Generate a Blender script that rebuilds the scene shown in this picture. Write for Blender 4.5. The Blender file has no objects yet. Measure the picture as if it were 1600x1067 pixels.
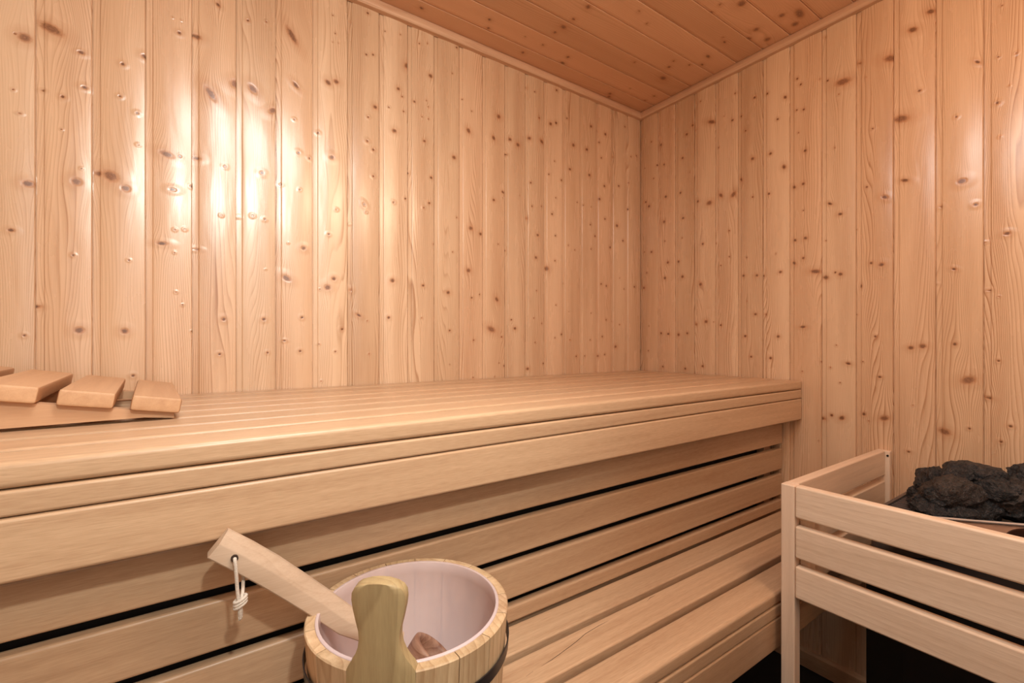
import bpy, bmesh, math, random
import numpy as np
from mathutils import Vector, Matrix, noise

# ------------------------------------------------------------------ camera, world, light, exposure
S = bpy.context.scene
COL = S.collection
ZC = 1.03                                   # camera height above the floor (m)
YAW = math.radians(55.41)
CAM = Vector((-1.59710, -1.32808, ZC))
cd = bpy.data.cameras.new('camera'); cam = bpy.data.objects.new('camera', cd); COL.objects.link(cam)
cam.location = CAM
cam.rotation_euler = (math.pi/2, 0, YAW - math.pi/2)
cd.sensor_width = 36; cd.lens = 715/1600*36; cd.shift_y = 0.7/1600; cd.clip_start = 0.02
S.camera = cam

W = bpy.data.worlds.new('world'); S.world = W; W.use_nodes = True
W.node_tree.nodes['Background'].inputs[0].default_value = (1.0, 0.96, 0.88, 1)
W.node_tree.nodes['Background'].inputs[1].default_value = 1.75

def area(name, loc, target, sx, sy, power, col, spread=180):
    l = bpy.data.lights.new(name, 'AREA'); l.shape = 'RECTANGLE'; l.size = sx; l.size_y = sy
    l.energy = power; l.color = col; l.spread = math.radians(spread)
    o = bpy.data.objects.new(name, l); COL.objects.link(o); o.location = loc
    d = Vector(target) - Vector(loc); o.rotation_euler = d.to_track_quat('-Z', 'Y').to_euler()
    return o
area('ceiling_lamp_light', (-1.38, -0.98, ZC+0.87), (-1.33, -0.93, 0), 0.60, 0.20, 10.0, (0.97, 1.0, 0.98))
area('doorway_light', (-1.50, -1.93, ZC+0.86), (-1.0, -0.4, ZC-0.2), 0.06, 0.06, 13.0, (0.98, 1.0, 0.92))
lp_ = bpy.data.lights.new('right_fill_light', 'POINT'); lp_.energy = 13; lp_.color = (1.0, 0.74, 0.52); lp_.shadow_soft_size = 0.08  # added fill lamp, no real fixture; brightens right wall and guard
lo_ = bpy.data.objects.new('right_fill_light', lp_); COL.objects.link(lo_); lo_.location = (-0.84, -1.42, ZC+0.78)

vs = S.view_settings
vs.view_transform = 'Standard'; vs.look = 'None'; vs.gamma = 1; vs.use_curve_mapping = False
vs.exposure = -0.08
try:
    S.cycles.max_bounces = 10; S.cycles.diffuse_bounces = 6
    S.cycles.use_denoising = True
    S.cycles.sample_clamp_indirect = 4
except Exception: pass

# ------------------------------------------------------------------ helpers
def ray(px, py):
    f = 715.0
    F = Vector((math.cos(YAW), math.sin(YAW), 0)); R = Vector((math.sin(YAW), -math.cos(YAW), 0))
    return F + R*((px-800)/f) + Vector((0, 0, (534.2-py)/f))
def hit(px, py, ax, v):
    q = ray(px, py); return CAM + q*((v-CAM[ax])/q[ax])

def setmat(o, m):
    o.data.materials.clear(); o.data.materials.append(m)
def finish(me, angle=35):
    me.polygons.foreach_set('use_smooth', [True]*len(me.polygons))
    try: me.set_sharp_from_angle(angle=math.radians(angle))
    except Exception: pass
def obj(name, me, m, parent=None, wn=False, angle=35):
    if isinstance(me, bmesh.types.BMesh):
        bm = me; me = bpy.data.meshes.new(name); bm.normal_update(); bm.to_mesh(me); bm.free()
    finish(me, angle)
    o = bpy.data.objects.new(name, me); COL.objects.link(o)
    if m: setmat(o, m)
    if parent: o.parent = parent
    if wn:
        w = o.modifiers.new('wn', 'WEIGHTED_NORMAL'); w.keep_sharp = True
    return o
def thing(name, label, cat, loc=(0, 0, 0), rot=(0, 0, 0), group=None):
    o = bpy.data.objects.new(name, None); COL.objects.link(o); o.location = loc; o.rotation_euler = rot
    o.empty_display_size = 0.05
    tag(o, label, cat, group); return o
def tag(o, label, cat, group=None):
    o['label'] = label; o['category'] = cat
    if group: o['group'] = group
def struct(o): o['kind'] = 'structure'; return o
def box_bm(lo, hi, bev=0.003, seg=3, bm=None):
    b = bmesh.new()
    r = bmesh.ops.create_cube(b, size=1)
    for v in b.verts:
        v.co = Vector([(lo[i]+hi[i])/2 + v.co[i]*(hi[i]-lo[i]) for i in range(3)])
    if bev: bmesh.ops.bevel(b, geom=b.edges[:], offset=bev, segments=seg, profile=0.5, affect='EDGES', clamp_overlap=True)
    if bm is not None:
        me = bpy.data.meshes.new('t'); b.to_mesh(me); b.free(); bm.from_mesh(me); bpy.data.meshes.remove(me); return bm
    return b
def board(name, lo, hi, m, parent, base=(0, 0, 0), bev=0.003, seg=3):
    lo = [lo[i]-base[i] for i in range(3)]; hi = [hi[i]-base[i] for i in range(3)]
    return obj(name, box_bm(lo, hi, bev, seg), m, parent, wn=True)
def lathe_bm(prof, n=48, closed=False):
    bm = bmesh.new(); rings = []
    for r, z in prof:
        rings.append([bm.verts.new((r*math.cos(2*math.pi*k/n), r*math.sin(2*math.pi*k/n), z)) for k in range(n)])
    for a, b in zip(rings[:-1], rings[1:]):
        for k in range(n): bm.faces.new((a[k], a[(k+1) % n], b[(k+1) % n], b[k]))
    if closed:
        for k in range(n): bm.faces.new((rings[-1][k], rings[-1][(k+1) % n], rings[0][(k+1) % n], rings[0][k]))
    return bm
def tube_bm(pts, r, n=10, bm=None, cap=True):
    bm = bm or bmesh.new(); pts = [Vector(p) for p in pts]; rings = []
    rr = r if isinstance(r, (list, tuple)) else [r]*len(pts)
    up = Vector((0, 0, 1)); prev = None
    for i, p in enumerate(pts):
        t = (pts[min(i+1, len(pts)-1)]-pts[max(i-1, 0)]).normalized()
        if prev is None:
            a = t.orthogonal().normalized()
        else:
            a = (prev - t*prev.dot(t)).normalized()
        prev = a; b = t.cross(a)
        rings.append([bm.verts.new(p+(a*math.cos(2*math.pi*k/n)+b*math.sin(2*math.pi*k/n))*rr[i]) for k in range(n)])
    for A, B in zip(rings[:-1], rings[1:]):
        for k in range(n): bm.faces.new((A[k], A[(k+1) % n], B[(k+1) % n], B[k]))
    if cap:
        bm.faces.new(rings[0][::-1]); bm.faces.new(rings[-1])
    return bm

# ------------------------------------------------------------------ materials
class NT:
    def __init__(s, name):
        s.m = bpy.data.materials.new(name); s.m.use_nodes = True; s.t = s.m.node_tree
        s.n = s.t.nodes; s.b = s.n['Principled BSDF']
    def add(s, typ, **kw):
        n = s.n.new(typ)
        for k, v in kw.items():
            if k == 'inp':
                for a, b in v.items():
                    s.put(n, a, b)
            else: setattr(n, k, v)
        return n
    def put(s, n, a, b):
        if isinstance(b, bpy.types.NodeSocket): s.t.links.new(b, n.inputs[a])
        else: n.inputs[a].default_value = b
    def math(s, op, a, b=0.0, c=None, clamp=False):
        n = s.add('ShaderNodeMath', operation=op, use_clamp=clamp); s.put(n, 0, a); s.put(n, 1, b)
        if c is not None: s.put(n, 2, c)
        return n.outputs[0]
    def ramp(s, fac, stops, interp='LINEAR'):
        n = s.add('ShaderNodeValToRGB'); s.put(n, 0, fac); cr = n.color_ramp; cr.interpolation = interp
        while len(cr.elements) < len(stops): cr.elements.new(0.5)
        for e, (p, c) in zip(cr.elements, stops):
            e.position = p; e.color = (*c, 1) if isinstance(c, tuple) else (c, c, c, 1)
        return n.outputs[0]
    def mix(s, fac, a, b, mode='MIX'):
        n = s.add('ShaderNodeMix', data_type='RGBA', blend_type=mode)
        s.put(n, 0, fac); s.put(n, 6, a if not isinstance(a, tuple) else (*a, 1)); s.put(n, 7, b if not isinstance(b, tuple) else (*b, 1))
        return n.outputs[2]
    def noise(s, vec, scale=1.0, detail=3, rough=0.5, dim='3D', dist=0.0):
        n = s.add('ShaderNodeTexNoise', noise_dimensions=dim, inp={'Vector': vec, 'Scale': scale, 'Detail': detail, 'Roughness': rough, 'Distortion': dist})
        return n.outputs[0]
    def comb(s, x, y, z):
        n = s.add('ShaderNodeCombineXYZ'); s.put(n, 0, x); s.put(n, 1, y); s.put(n, 2, z); return n.outputs[0]
    def attr(s, name): return s.add('ShaderNodeAttribute', attribute_name=name).outputs[2]

def pine(name, zaxis, base=(0.76, 0.565, 0.39), dark=(0.37, 0.18, 0.08), rough=0.265, gain=1.0, knotdark=1.0):
    """knotty profile boards: gw = grain coordinate bent round the knots, kd = distance to the nearest knot, bid = board"""
    s = NT(name)
    gw, kd, bid = s.attr('gw'), s.attr('kd'), s.attr('bid')
    pos = s.add('ShaderNodeTexCoord').outputs['Object']
    sp = s.add('ShaderNodeSeparateXYZ', inp={0: pos}).outputs
    z = sp[zaxis]
    bo = s.math('MULTIPLY', bid, 37.0)
    # growth rings
    warp = s.noise(s.comb(s.math('MULTIPLY', gw, 11.0), s.math('MULTIPLY', z, 1.1), bo), 1.0, 1.5, 0.4)
    w = s.math('ADD', s.math('MULTIPLY', gw, 210.0), s.math('MULTIPLY', warp, 26.0))
    fr = s.math('FRACT', w)
    ring = s.ramp(fr, [(0.0, 0.0), (0.70, 0.35), (0.90, 1.0), (1.0, 0.0)])
    amp = s.noise(s.comb(s.math('MULTIPLY', gw, 14.0), s.math('MULTIPLY', z, 0.5), s.math('ADD', bo, 3.3)), 1.0, 1, 0.5)
    amp = s.ramp(amp, [(0.35, 0.25), (0.68, 1.0)])
    fine = s.noise(s.comb(s.math('MULTIPLY', gw, 700.0), s.math('MULTIPLY', z, 9.0), bo), 1.0, 2, 0.6)
    broad = s.noise(s.comb(s.math('MULTIPLY', gw, 18.0), s.math('MULTIPLY', z, 1.3), s.math('ADD', bo, 9.0)), 1.0, 2, 0.5)
    f = s.math('ADD', s.math('MULTIPLY', ring, s.math('MULTIPLY', amp, 0.95)), s.math('MULTIPLY', s.math('SUBTRACT', fine, 0.5), 0.50))
    f = s.math('ADD', f, s.math('MULTIPLY', s.math('SUBTRACT', broad, 0.45), 0.75), clamp=True)
    col = s.mix(f, base, dark)
    tint = s.ramp(s.math('FRACT', s.math('MULTIPLY', bid, 7.31)), [(0.0, (0.86, 0.79, 0.72)), (0.3, (1.0, 0.96, 0.92)), (0.55, (0.93, 0.84, 0.76)), (0.8, (1.0, 0.92, 0.86)), (1.0, (1.04, 1.03, 1.0))])
    col = s.mix(1.0, col, tint, 'MULTIPLY')
    # knots
    kn = s.noise(s.comb(s.math('MULTIPLY', sp[0], 220.0), s.math('MULTIPLY', sp[1], 220.0), s.math('MULTIPLY', sp[2], 220.0)), 1.0, 2, 0.6)
    kdn = s.math('ADD', kd, s.math('MULTIPLY', s.math('SUBTRACT', kn, 0.5), 0.55))
    kt = s.attr('kt')
    halo = s.ramp(s.math('DIVIDE', kdn, 4.0), [(0.0, 1.0), (0.22, 0.85), (0.34, 0.30), (0.8, 0.0)])
    col = s.mix(s.math('MULTIPLY', halo, 0.95*knotdark), col, (0.46, 0.215, 0.10))
    core = s.ramp(s.math('DIVIDE', kdn, 4.0), [(0.0, 1.0), (0.13, 0.95), (0.23, 0.0)])
    krg = s.math('MULTIPLY', s.ramp(s.math('FRACT', s.math('MULTIPLY', kd, 3.2)), [(0.0, 0.0), (0.6, 1.0), (1.0, 0.1)]), 0.4)
    kc = s.mix(s.math('ADD', s.math('MULTIPLY', kn, 0.6), krg), s.mix(kt, (0.05, 0.02, 0.012), (0.13, 0.055, 0.028)), s.mix(kt, (0.16, 0.065, 0.03), (0.36, 0.17, 0.09)))
    col = s.mix(s.math('MULTIPLY', core, 0.92*knotdark), col, kc)
    if gain != 1.0: col = s.mix(1.0, col, (gain, gain, gain), 'MULTIPLY')
    s.put(s.b, 'Base Color', col)
    rn = s.noise(s.comb(s.math('MULTIPLY', gw, 30.0), s.math('MULTIPLY', z, 4.0), bo), 1.0, 3, 0.6)
    s.put(s.b, 'Roughness', s.math('ADD', rough-0.06, s.math('MULTIPLY', rn, 0.12)))
    s.put(s.b, 'Specular IOR Level', 0.75)
    # gentle waviness of the lacquer and a swelling round each knot
    wav = s.noise(s.comb(s.math('MULTIPLY', gw, 26.0), s.math('MULTIPLY', z, 6.0), bo), 1.0, 2, 0.5)
    kb = s.ramp(s.math('DIVIDE', kd, 4.0), [(0.0, 0.35), (0.2, 0.4), (0.36, 1.0), (0.95, 0.0)], 'EASE')
    h = s.math('ADD', s.math('MULTIPLY', wav, 0.9), s.math('MULTIPLY', kb, 0.38))
    h = s.math('ADD', h, s.math('MULTIPLY', ring, -0.018))
    bp = s.add('ShaderNodeBump', inp={'Strength': 0.8, 'Distance': 0.0016, 'Height': h})
    s.put(s.b, 'Normal', bp.outputs[0])
    return s.m

def plain_wood(name, axis, c1, c2, rough=0.5, flecks=0.5, rings=0.35, spread=0.12, hue=None, spec=0.35, knots=False):
    """straight-grained aspen / abachi; axis = grain direction (0,1,2)"""
    s = NT(name)
    pos = s.add('ShaderNodeTexCoord').outputs['Object']
    rnd = s.add('ShaderNodeObjectInfo').outputs['Random']
    sp = s.add('ShaderNodeSeparateXYZ', inp={0: pos}).outputs
    off = s.math('MULTIPLY', rnd, 50.0)
    def vec(al, ac, o=0.0):
        c = [s.math('MULTIPLY', sp[i], al if i == axis else ac) for i in range(3)]
        c[axis] = s.math('ADD', c[axis], s.math('ADD', off, o))
        return s.comb(*c)
    warp = s.noise(vec(0.9, 11.0), 1.0, 1, 0.4)
    st = s.noise(vec(2.2, 70.0, 5.0), 1.0, 3, 0.6)
    fl = s.noise(vec(45.0, 650.0, 9.0), 1.0, 2, 0.5)
    rg = s.math('FRACT', s.math('ADD', s.math('MULTIPLY', warp, 9.0), s.math('MULTIPLY', sp[(axis+1) % 3], 90.0)))
    rg = s.ramp(rg, [(0.0, 0.0), (0.75, 0.5), (0.92, 1.0), (1.0, 0.0)])
    f = s.math('ADD', s.math('MULTIPLY', s.math('SUBTRACT', st, 0.5), 1.3), 0.42)
    f = s.math('ADD', f, s.math('MULTIPLY', s.math('SUBTRACT', fl, 0.5), flecks))
    f = s.math('ADD', f, s.math('MULTIPLY', rg, rings))
    f = s.math('ADD', f, s.math('MULTIPLY', s.math('SUBTRACT', warp, 0.5), 0.6), clamp=True)
    col = s.mix(f, c1, c2)
    dk = s.math('ADD', 1.0-spread/2, s.math('MULTIPLY', rnd, spread))
    col = s.mix(1.0, col, s.comb(dk, dk, dk), 'MULTIPLY')
    if hue:
        r2 = s.math('FRACT', s.math('MULTIPLY', rnd, 17.7))
        col = s.mix(s.math('MULTIPLY', r2, 0.8), col, s.mix(1.0, col, hue, 'MULTIPLY'))
    s.put(s.b, 'Base Color', col); s.put(s.b, 'Roughness', rough); s.put(s.b, 'Specular IOR Level', spec)
    h = s.math('ADD', s.math('MULTIPLY', st, 0.6), s.math('MULTIPLY', fl, 0.5))
    s.put(s.b, 'Normal', s.add('ShaderNodeBump', inp={'Strength': 0.35, 'Distance': 0.0006, 'Height': h}).outputs[0])
    return s.m

def simple(name, col, rough=0.5, metal=0.0, nz=0.0, scale=40, bump=0.0, spec=0.5):
    s = NT(name)
    pos = s.add('ShaderNodeTexCoord').outputs['Object']
    n = s.noise(pos, scale, 4, 0.6)
    c = s.mix(n, tuple(x*(1-nz) for x in col), tuple(min(1, x*(1+nz)) for x in col))
    s.put(s.b, 'Base Color', c); s.put(s.b, 'Roughness', rough); s.put(s.b, 'Metallic', metal); s.put(s.b, 'Specular IOR Level', spec)
    if bump: s.put(s.b, 'Normal', s.add('ShaderNodeBump', inp={'Strength': bump, 'Distance': 0.002, 'Height': n}).outputs[0])
    return s.m

M_wall = pine('pine_wall_boards', 2)
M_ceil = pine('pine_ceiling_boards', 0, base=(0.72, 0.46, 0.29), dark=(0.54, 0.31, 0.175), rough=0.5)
BX = plain_wood('aspen_bench_x', 0, (0.64, 0.452, 0.285), (0.45, 0.282, 0.165), rough=0.33, rings=0.16, flecks=1.1, hue=(0.98, 0.90, 0.86), spec=0.5)
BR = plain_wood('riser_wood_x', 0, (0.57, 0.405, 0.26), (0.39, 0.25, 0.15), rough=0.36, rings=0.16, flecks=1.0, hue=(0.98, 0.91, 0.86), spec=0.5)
BY = plain_wood('aspen_bench_y', 1, (0.64, 0.452, 0.285), (0.45, 0.282, 0.165), rough=0.33, rings=0.16, flecks=1.1, hue=(0.98, 0.90, 0.86), spec=0.5)
BZ = plain_wood('aspen_bench_z', 2, (0.50, 0.31, 0.19), (0.36, 0.2, 0.12), rough=0.5)
TRX = plain_wood('pine_lath_x', 0, (0.70, 0.47, 0.31), (0.52, 0.31, 0.19), rough=0.35, rings=0.4)
TRY = plain_wood('pine_lath_y', 1, (0.70, 0.47, 0.31), (0.52, 0.31, 0.19), rough=0.35, rings=0.4)
FX = plain_wood('guard_wood_x', 0, (0.82, 0.63, 0.47), (0.62, 0.46, 0.33), rough=0.5, rings=0.2)
FY = plain_wood('guard_wood_y', 1, (0.88, 0.72, 0.56), (0.66, 0.49, 0.345), rough=0.45, rings=0.3, spread=0.08, flecks=0.9)
FZ = plain_wood('guard_wood_z', 2, (0.84, 0.66, 0.50), (0.67, 0.50, 0.37), rough=0.5, rings=0.2)
HY = plain_wood('headrest_wood_y', 1, (0.66, 0.41, 0.235), (0.50, 0.28, 0.15), rough=0.5, rings=0.15)
HX = plain_wood('headrest_wood_x', 0, (0.62, 0.38, 0.22), (0.48, 0.27, 0.15), rough=0.5)
M_stave = plain_wood('bucket_stave_wood', 2, (0.76, 0.56, 0.37), (0.46, 0.29, 0.165), rough=0.5, rings=0.5, spread=0.2, hue=(0.86, 0.90, 0.80))
M_ear = plain_wood('bucket_handle_wood', 2, (0.52, 0.40, 0.21), (0.36, 0.26, 0.13), rough=0.5, rings=0.5)
M_ladle = plain_wood('ladle_wood', 0, (0.60, 0.45, 0.33), (0.44, 0.31, 0.21), rough=0.45, rings=0.2)
M_bowl = plain_wood('ladle_bowl_wood', 1, (0.50, 0.31, 0.21), (0.20, 0.085, 0.05), rough=0.5, rings=0.3, flecks=0.3)
M_floor = simple('black_floor', (0.010, 0.011, 0.013), 0.45, nz=0.3, scale=12)
M_black = simple('black_sheet_metal', (0.006, 0.006, 0.007), 0.5, nz=0.2, spec=0.3)
M_rack = simple('dark_rack_metal', (0.12, 0.10, 0.095), 0.4, 0.6, nz=0.3)
M_steel = simple('polished_steel', (0.85, 0.82, 0.80), 0.35, 0.75, nz=0.03)
M_plate = simple('brushed_steel_plate', (0.42, 0.33, 0.28), 0.32, 0.9, nz=0.2, scale=60)
M_band = simple('dark_hoop', (0.035, 0.028, 0.028), 0.35, 0.3, nz=0.2)
M_cord = simple('cotton_cord', (0.62, 0.55, 0.47), 0.9, nz=0.25, scale=500, bump=0.6)
M_screw = simple('dark_screw', (0.02, 0.015, 0.012), 0.5, 0.4)
M_dark = simple('dark_gap', (0.03, 0.015, 0.008), 0.8)
M_gap_shade = simple('gap_shade_black', (0.012, 0.009, 0.008), 0.8)  # black that stands in for the darkness under the bench
M_plaster = simple('white_plaster', (0.7, 0.66, 0.6), 0.8, nz=0.03)

def mk_liner():
    s = NT('pink_frosted_liner')
    pos = s.add('ShaderNodeTexCoord').outputs['Object']
    n = s.noise(pos, 25, 2, 0.5)
    s.put(s.b, 'Base Color', s.mix(n, (0.93, 0.79, 0.81), (0.98, 0.87, 0.89))); s.put(s.b, 'Roughness', 0.22)
    tr = s.add('ShaderNodeBsdfTransparent', inp={0: (1.0, 0.94, 0.96, 1)})
    mx = s.add('ShaderNodeMixShader', inp={0: 0.52, 1: tr.outputs[0], 2: s.b.outputs[0]})
    s.t.links.new(mx.outputs[0], s.n['Material Output'].inputs[0])
    return s.m
M_liner = mk_liner()

def mk_stone(name, a, b):
    s = NT(name)
    pos = s.add('ShaderNodeTexCoord').outputs['Object']
    n = s.noise(pos, 22, 5, 0.7); n2 = s.noise(pos, 140, 4, 0.75)
    c = s.mix(s.ramp(n, [(0.35, 0.0), (0.65, 1.0)]), a, b)
    sp_ = s.ramp(n2, [(0.50, 0.0), (0.72, 1.0)])
    c = s.mix(s.math('MULTIPLY', sp_, s.math('ADD', 0.25, s.math('MULTIPLY', n, 0.6))), c, (0.15, 0.125, 0.115))
    n3 = s.noise(pos, 60, 4, 0.7)
    s.put(s.b, 'Base Color', c); s.put(s.b, 'Roughness', 0.55)
    h = s.math('ADD', s.math('MULTIPLY', n2, 0.35), s.math('ADD', n, n3))
    s.put(s.b, 'Normal', s.add('ShaderNodeBump', inp={'Strength': 1.0, 'Distance': 0.012, 'Height': h}).outputs[0])
    return s.m
M_stone = mk_stone('black_sauna_stone', (0.006, 0.007, 0.009), (0.022, 0.023, 0.026))
M_stone2 = mk_stone('brown_black_stone', (0.014, 0.011, 0.010), (0.050, 0.040, 0.036))

# ------------------------------------------------------------------ knots read off the photograph: (crop origin, crop scale, [(x, y, radius[, stretch, angle])])
K = [
((0,0),3.5575,[(138,210,24),(85,190,7),(285,160,24,2.0,-22),(450,293,10,1.4),(470,487,9,1.4),(350,540,9),(235,500,7,1.5),(75,500,5),(110,632,5,1.5),(342,721,4),(158,1022,17,1.3),(425,1010,20),(543,962,17),(615,978,26,1.2,-30),(698,1048,18),(683,358,9),(802,313,12),(667,537,7),(763,630,7),(768,806,5),(997,185,9),(1090,200,14,1.6,-10),(925,858,16,1.8,-15),(1000,870,8),(1090,878,11,1.6),(960,1055,10,1.5),(1065,1035,7),(1213,30,9,1.4,-45),(1378,115,7),(1310,468,22),(1170,520,17,2.2,-55),(1405,495,17,1.5,-50),(1250,926,7),(452,938,4),(960,100,2.5),(1010,115,3)]),
((0,300),3.5575,[(63,213,10,1.3),(408,352,6),(717,380,5),(972,210,5),(1027,208,5),(900,286,10,2.2),(970,338,4),(1090,317,7,2.0),(1230,130,5),(1328,135,6),(1403,132,6),(210,637,10,1.6),(136,797,7),(442,768,17,1.1),(693,773,15),(740,1020,8),(978,557,4.5),(1015,628,4),(1243,707,10),(1220,901,7),(1066,775,4)]),
((400,0),3.5575,[(57,122,5),(200,200,15,3.0,-58),(92,615,14,1.4,40),(220,475,10,2.0,-45),(212,665,5),(235,850,8),(297,880,6),(32,962,10),(135,1022,7),(345,738,6),(420,875,12),(400,460,13,1.2,-40),(445,455,13),(243,1055,5),(427,88,4),(440,188,4),(425,236,3),(458,242,3),(525,120,5),(620,75,7),(612,305,6),(650,305,6),(662,595,11),(623,652,6),(618,785,7),(652,833,7),(652,980,6),(717,174,4),(802,194,4),(838,365,13,1.2,60),(790,495,9),(812,538,5),(738,597,5),(820,620,5),(768,728,12),(845,960,7),(907,243,5),(952,243,4),(970,423,11),(880,565,7),(947,560,4),(956,594,4),(922,650,4),(958,662,4),(935,785,8),(973,988,8),(1115,265,6),(1090,409,4),(1147,550,4),(1198,619,4),(1180,727,11,1.3,-60),(1100,876,11),(1348,650,12),(1320,768,10,1.3,-60),(1412,775,9),(1395,858,5)]),
((400,300),3.5575,[(48,152,6),(54,431,3),(447,98,5),(403,235,6),(180,285,3),(263,313,11),(170,480,14,1.6,-30),(355,541,4),(432,482,11),(397,530,15),(525,545,9),(43,707,9),(255,697,7),(478,762,7),(157,826,5,1.6),(64,893,6),(244,884,7),(440,887,5),(350,846,4),(362,1052,4),(518,176,5),(600,70,8,1.4,-60),(612,113,4),(763,58,6),(830,37,6),(932,88,5),(962,62,7),(758,493,12),(737,698,8),(618,717,4),(570,685,7,2.2,-30),(628,900,4),(928,520,8),(920,700,4),(990,290,6),(1115,142,4),(1092,334,4),(1193,202,12),(1247,233,9),(1180,436,12),(1067,558,10),(1075,770,6),(1198,588,6),(1242,569,4),(1208,823,5),(1205,1031,4),(1075,958,3),(1320,45,8),(1375,5,5),(1345,290,4),(1387,325,5),(1337,597,10,1.4,-60),(1307,763,15,1.6,-25),(1365,805,5),(1418,710,5),(1380,967,5),(1350,950,3),(1325,1026,3)]),
((780,90),3.81,[(162,178,6),(210,205,5),(340,195,7),(237,360,6),(305,395,10),(337,390,8),(403,362,5),(62,488,8),(110,520,12),(180,480,10),(252,500,11,1.4,-45),(440,522,10),(545,410,8),(520,548,9),(630,457,8),(583,437,4),(595,505,5),(607,597,5),(677,590,5),(748,412,5),(815,585,5),(783,590,4),(420,665,8),(535,700,9),(295,695,5),(370,730,6),(20,800,8),(38,575,5),(120,822,3),(195,885,5),(250,885,4),(313,932,6),(335,835,4),(625,765,7),(597,842,8),(710,765,6),(770,745,4),(767,902,6),(463,862,4),(500,878,4),(545,890,3),(328,617,4),(187,745,6),
 (908,502,4),(950,495,4),(963,520,8),(983,637,6),(940,640,5),(1118,457,8),(1152,403,7),(1168,430,6),(1265,383,11,2.2,25),(1093,598,7),(1390,373,7),(1440,348,6),(1405,213,5),(1522,238,8),(1467,436,6),(1305,535,5),(1510,602,10),(1440,725,8,1.6,70),(1510,830,6),(1395,815,13,1.4,-50),(1320,820,10,1.5,50),(1252,865,13,1.2),(1182,855,8),(1080,805,7),(993,828,8),(893,885,8),(873,860,6),(920,720,4),(1135,682,3),(1595,215,7),(1200,260,4),(1340,350,3),(868,660,3)]),
((780,340),3.81,[(228,105,8),(217,238,9),(283,303,14),(333,108,5),(330,257,5),(37,196,6),(165,3,8),(411,165,4),(448,193,4),(545,187,4),(541,42,5),(628,8,6),(700,48,9),(660,177,7),(735,138,6),(570,110,6),(606,395,5),(636,407,6),(803,412,6),(742,425,4),(715,360,3),(383,392,4),(205,598,4),(252,630,4),(92,660,9),(12,710,5),(212,743,4),(370,695,6),(330,715,4),(420,728,4),(457,825,5),(508,823,4),(588,823,7),(626,815,5),(692,768,8),(612,708,5),(635,608,5),(672,617,5),(714,637,4),(545,568,4),(540,728,4),(170,900,9),(262,868,5),(336,520,4),(73,607,4),(413,560,3),(30,880,5),(220,435,4),
 (983,25,9),(1097,3,8),(988,140,4),(1090,121,4),(908,205,7),(865,205,4),(1006,267,8),(1067,262,8),(988,360,8),(1092,352,9),(862,418,8),(880,328,5),(1213,157,7),(1287,153,5),(1371,78,5),(1372,233,5),(1475,237,4),(1320,285,4),(1200,397,10),(1455,346,8),(1535,344,8),(1573,346,7),(1233,619,10),(1170,635,9),(1320,640,7),(1465,705,8),(1527,575,8),(1584,576,8),(1477,497,3),(1502,828,7),(964,688,7),(1008,692,7),(1067,697,9),(1121,688,7),(890,792,4),(975,887,6),(1109,899,7),(1212,884,8),(893,645,3),(1277,621,3)]),
((1200,0),3.5575,[(96,541,8,1.2,60),(55,663,6),(14,854,8),(90,928,10,1.2,70),(163,438,6),(183,470,6),(160,612,5),(200,609,6),(170,738,4),(208,838,8),(197,1022,8),(145,1040,8,1.3,45),(332,448,6),(418,455,19,1.7,8),(395,525,4),(288,440,3),(372,822,4),(313,205,5,1.5,45),(505,350,8,1.4,30),(680,325,18,1.6,25),(545,430,3),(583,715,5),(550,1040,6),(805,167,14,1.5,30),(905,65,13,1.4,25),(843,505,6,1.4),(740,660,19,1.8,20),(760,1003,9,2.0,20),(1047,651,6),(1078,1008,15,1.2),(1300,33,5),(1275,573,8),(1280,317,5),(1165,345,7,2.0,45),(1343,480,3),(1288,762,4),(1380,297,5)]),
((1200,300),3.5575,[(5,10,7),(198,103,4),(150,268,8),(210,256,9),(197,367,7),(145,395,8,1.4,50),(265,442,12,2.0,10),(320,475,11,1.3,20),(70,445,8),(58,803,8),(15,923,8),(195,750,7,2.0),(45,343,3),(345,65,7,1.8,30),(403,123,8,1.3),(320,270,4),(375,447,6),(404,457,10),(381,851,4),(447,953,8,1.6,10),(402,1060,4),(347,975,4),(295,943,3),(192,997,4),(650,28,10,1.4,30),(490,207,3),(575,395,8),(632,404,11,1.1),(518,523,5,2.0,90),(490,680,3),(598,803,7),(527,943,4),(623,1028,7,1.3),(795,866,11,1.2),(860,857,13,1.2),(942,513,5),(957,82,8),(1155,70,9),(1035,428,7,1.6,20),(1040,845,9),(1115,1045,21,1.3,-20),(1330,231,10,1.3),(1225,547,6,1.8),(1285,582,4),(1282,938,7),(1210,280,5,1.5)]),
((1200,540),4.0,[(398,435,9),(463,452,13,1.2,-30),(343,455,11,1.2),(600,428,10),(728,453,16,1.4,-15),(907,372,4),(880,662,7,1.4),(1103,537,20,1.4,20),(1260,518,7),(1517,503,9),(1457,600,8),(1375,325,10,1.8,15),(205,695,5),(317,593,3),(630,470,4)]),
]
KC = ((600,0),2.133,[(125,27,4,1.3),(352,65,4),(348,94,4),(463,175,4),(598,90,6,1.3),(570,108,4),(632,64,4),(680,23,6),(613,190,4),(595,210,4,1.5),(530,150,3),(470,122,2),(753,312,4),(750,322,4),(950,223,4),(930,260,6,1.4),(965,203,3),(835,207,3),(877,78,3),(850,37,3),(1090,43,4),(1120,15,3.5),(1192,12,9),(1240,98,6),(1278,131,6.5),(1326,51,6),(1370,80,7),(1385,45,8,2.2),(1215,130,6),(1080,188,4,1.7),(1060,215,3,1.5),(1018,216,3),(1135,140,3,1.6),(870,335,2.5),(900,320,3),(820,295,2),(1130,125,2.5)])
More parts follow.
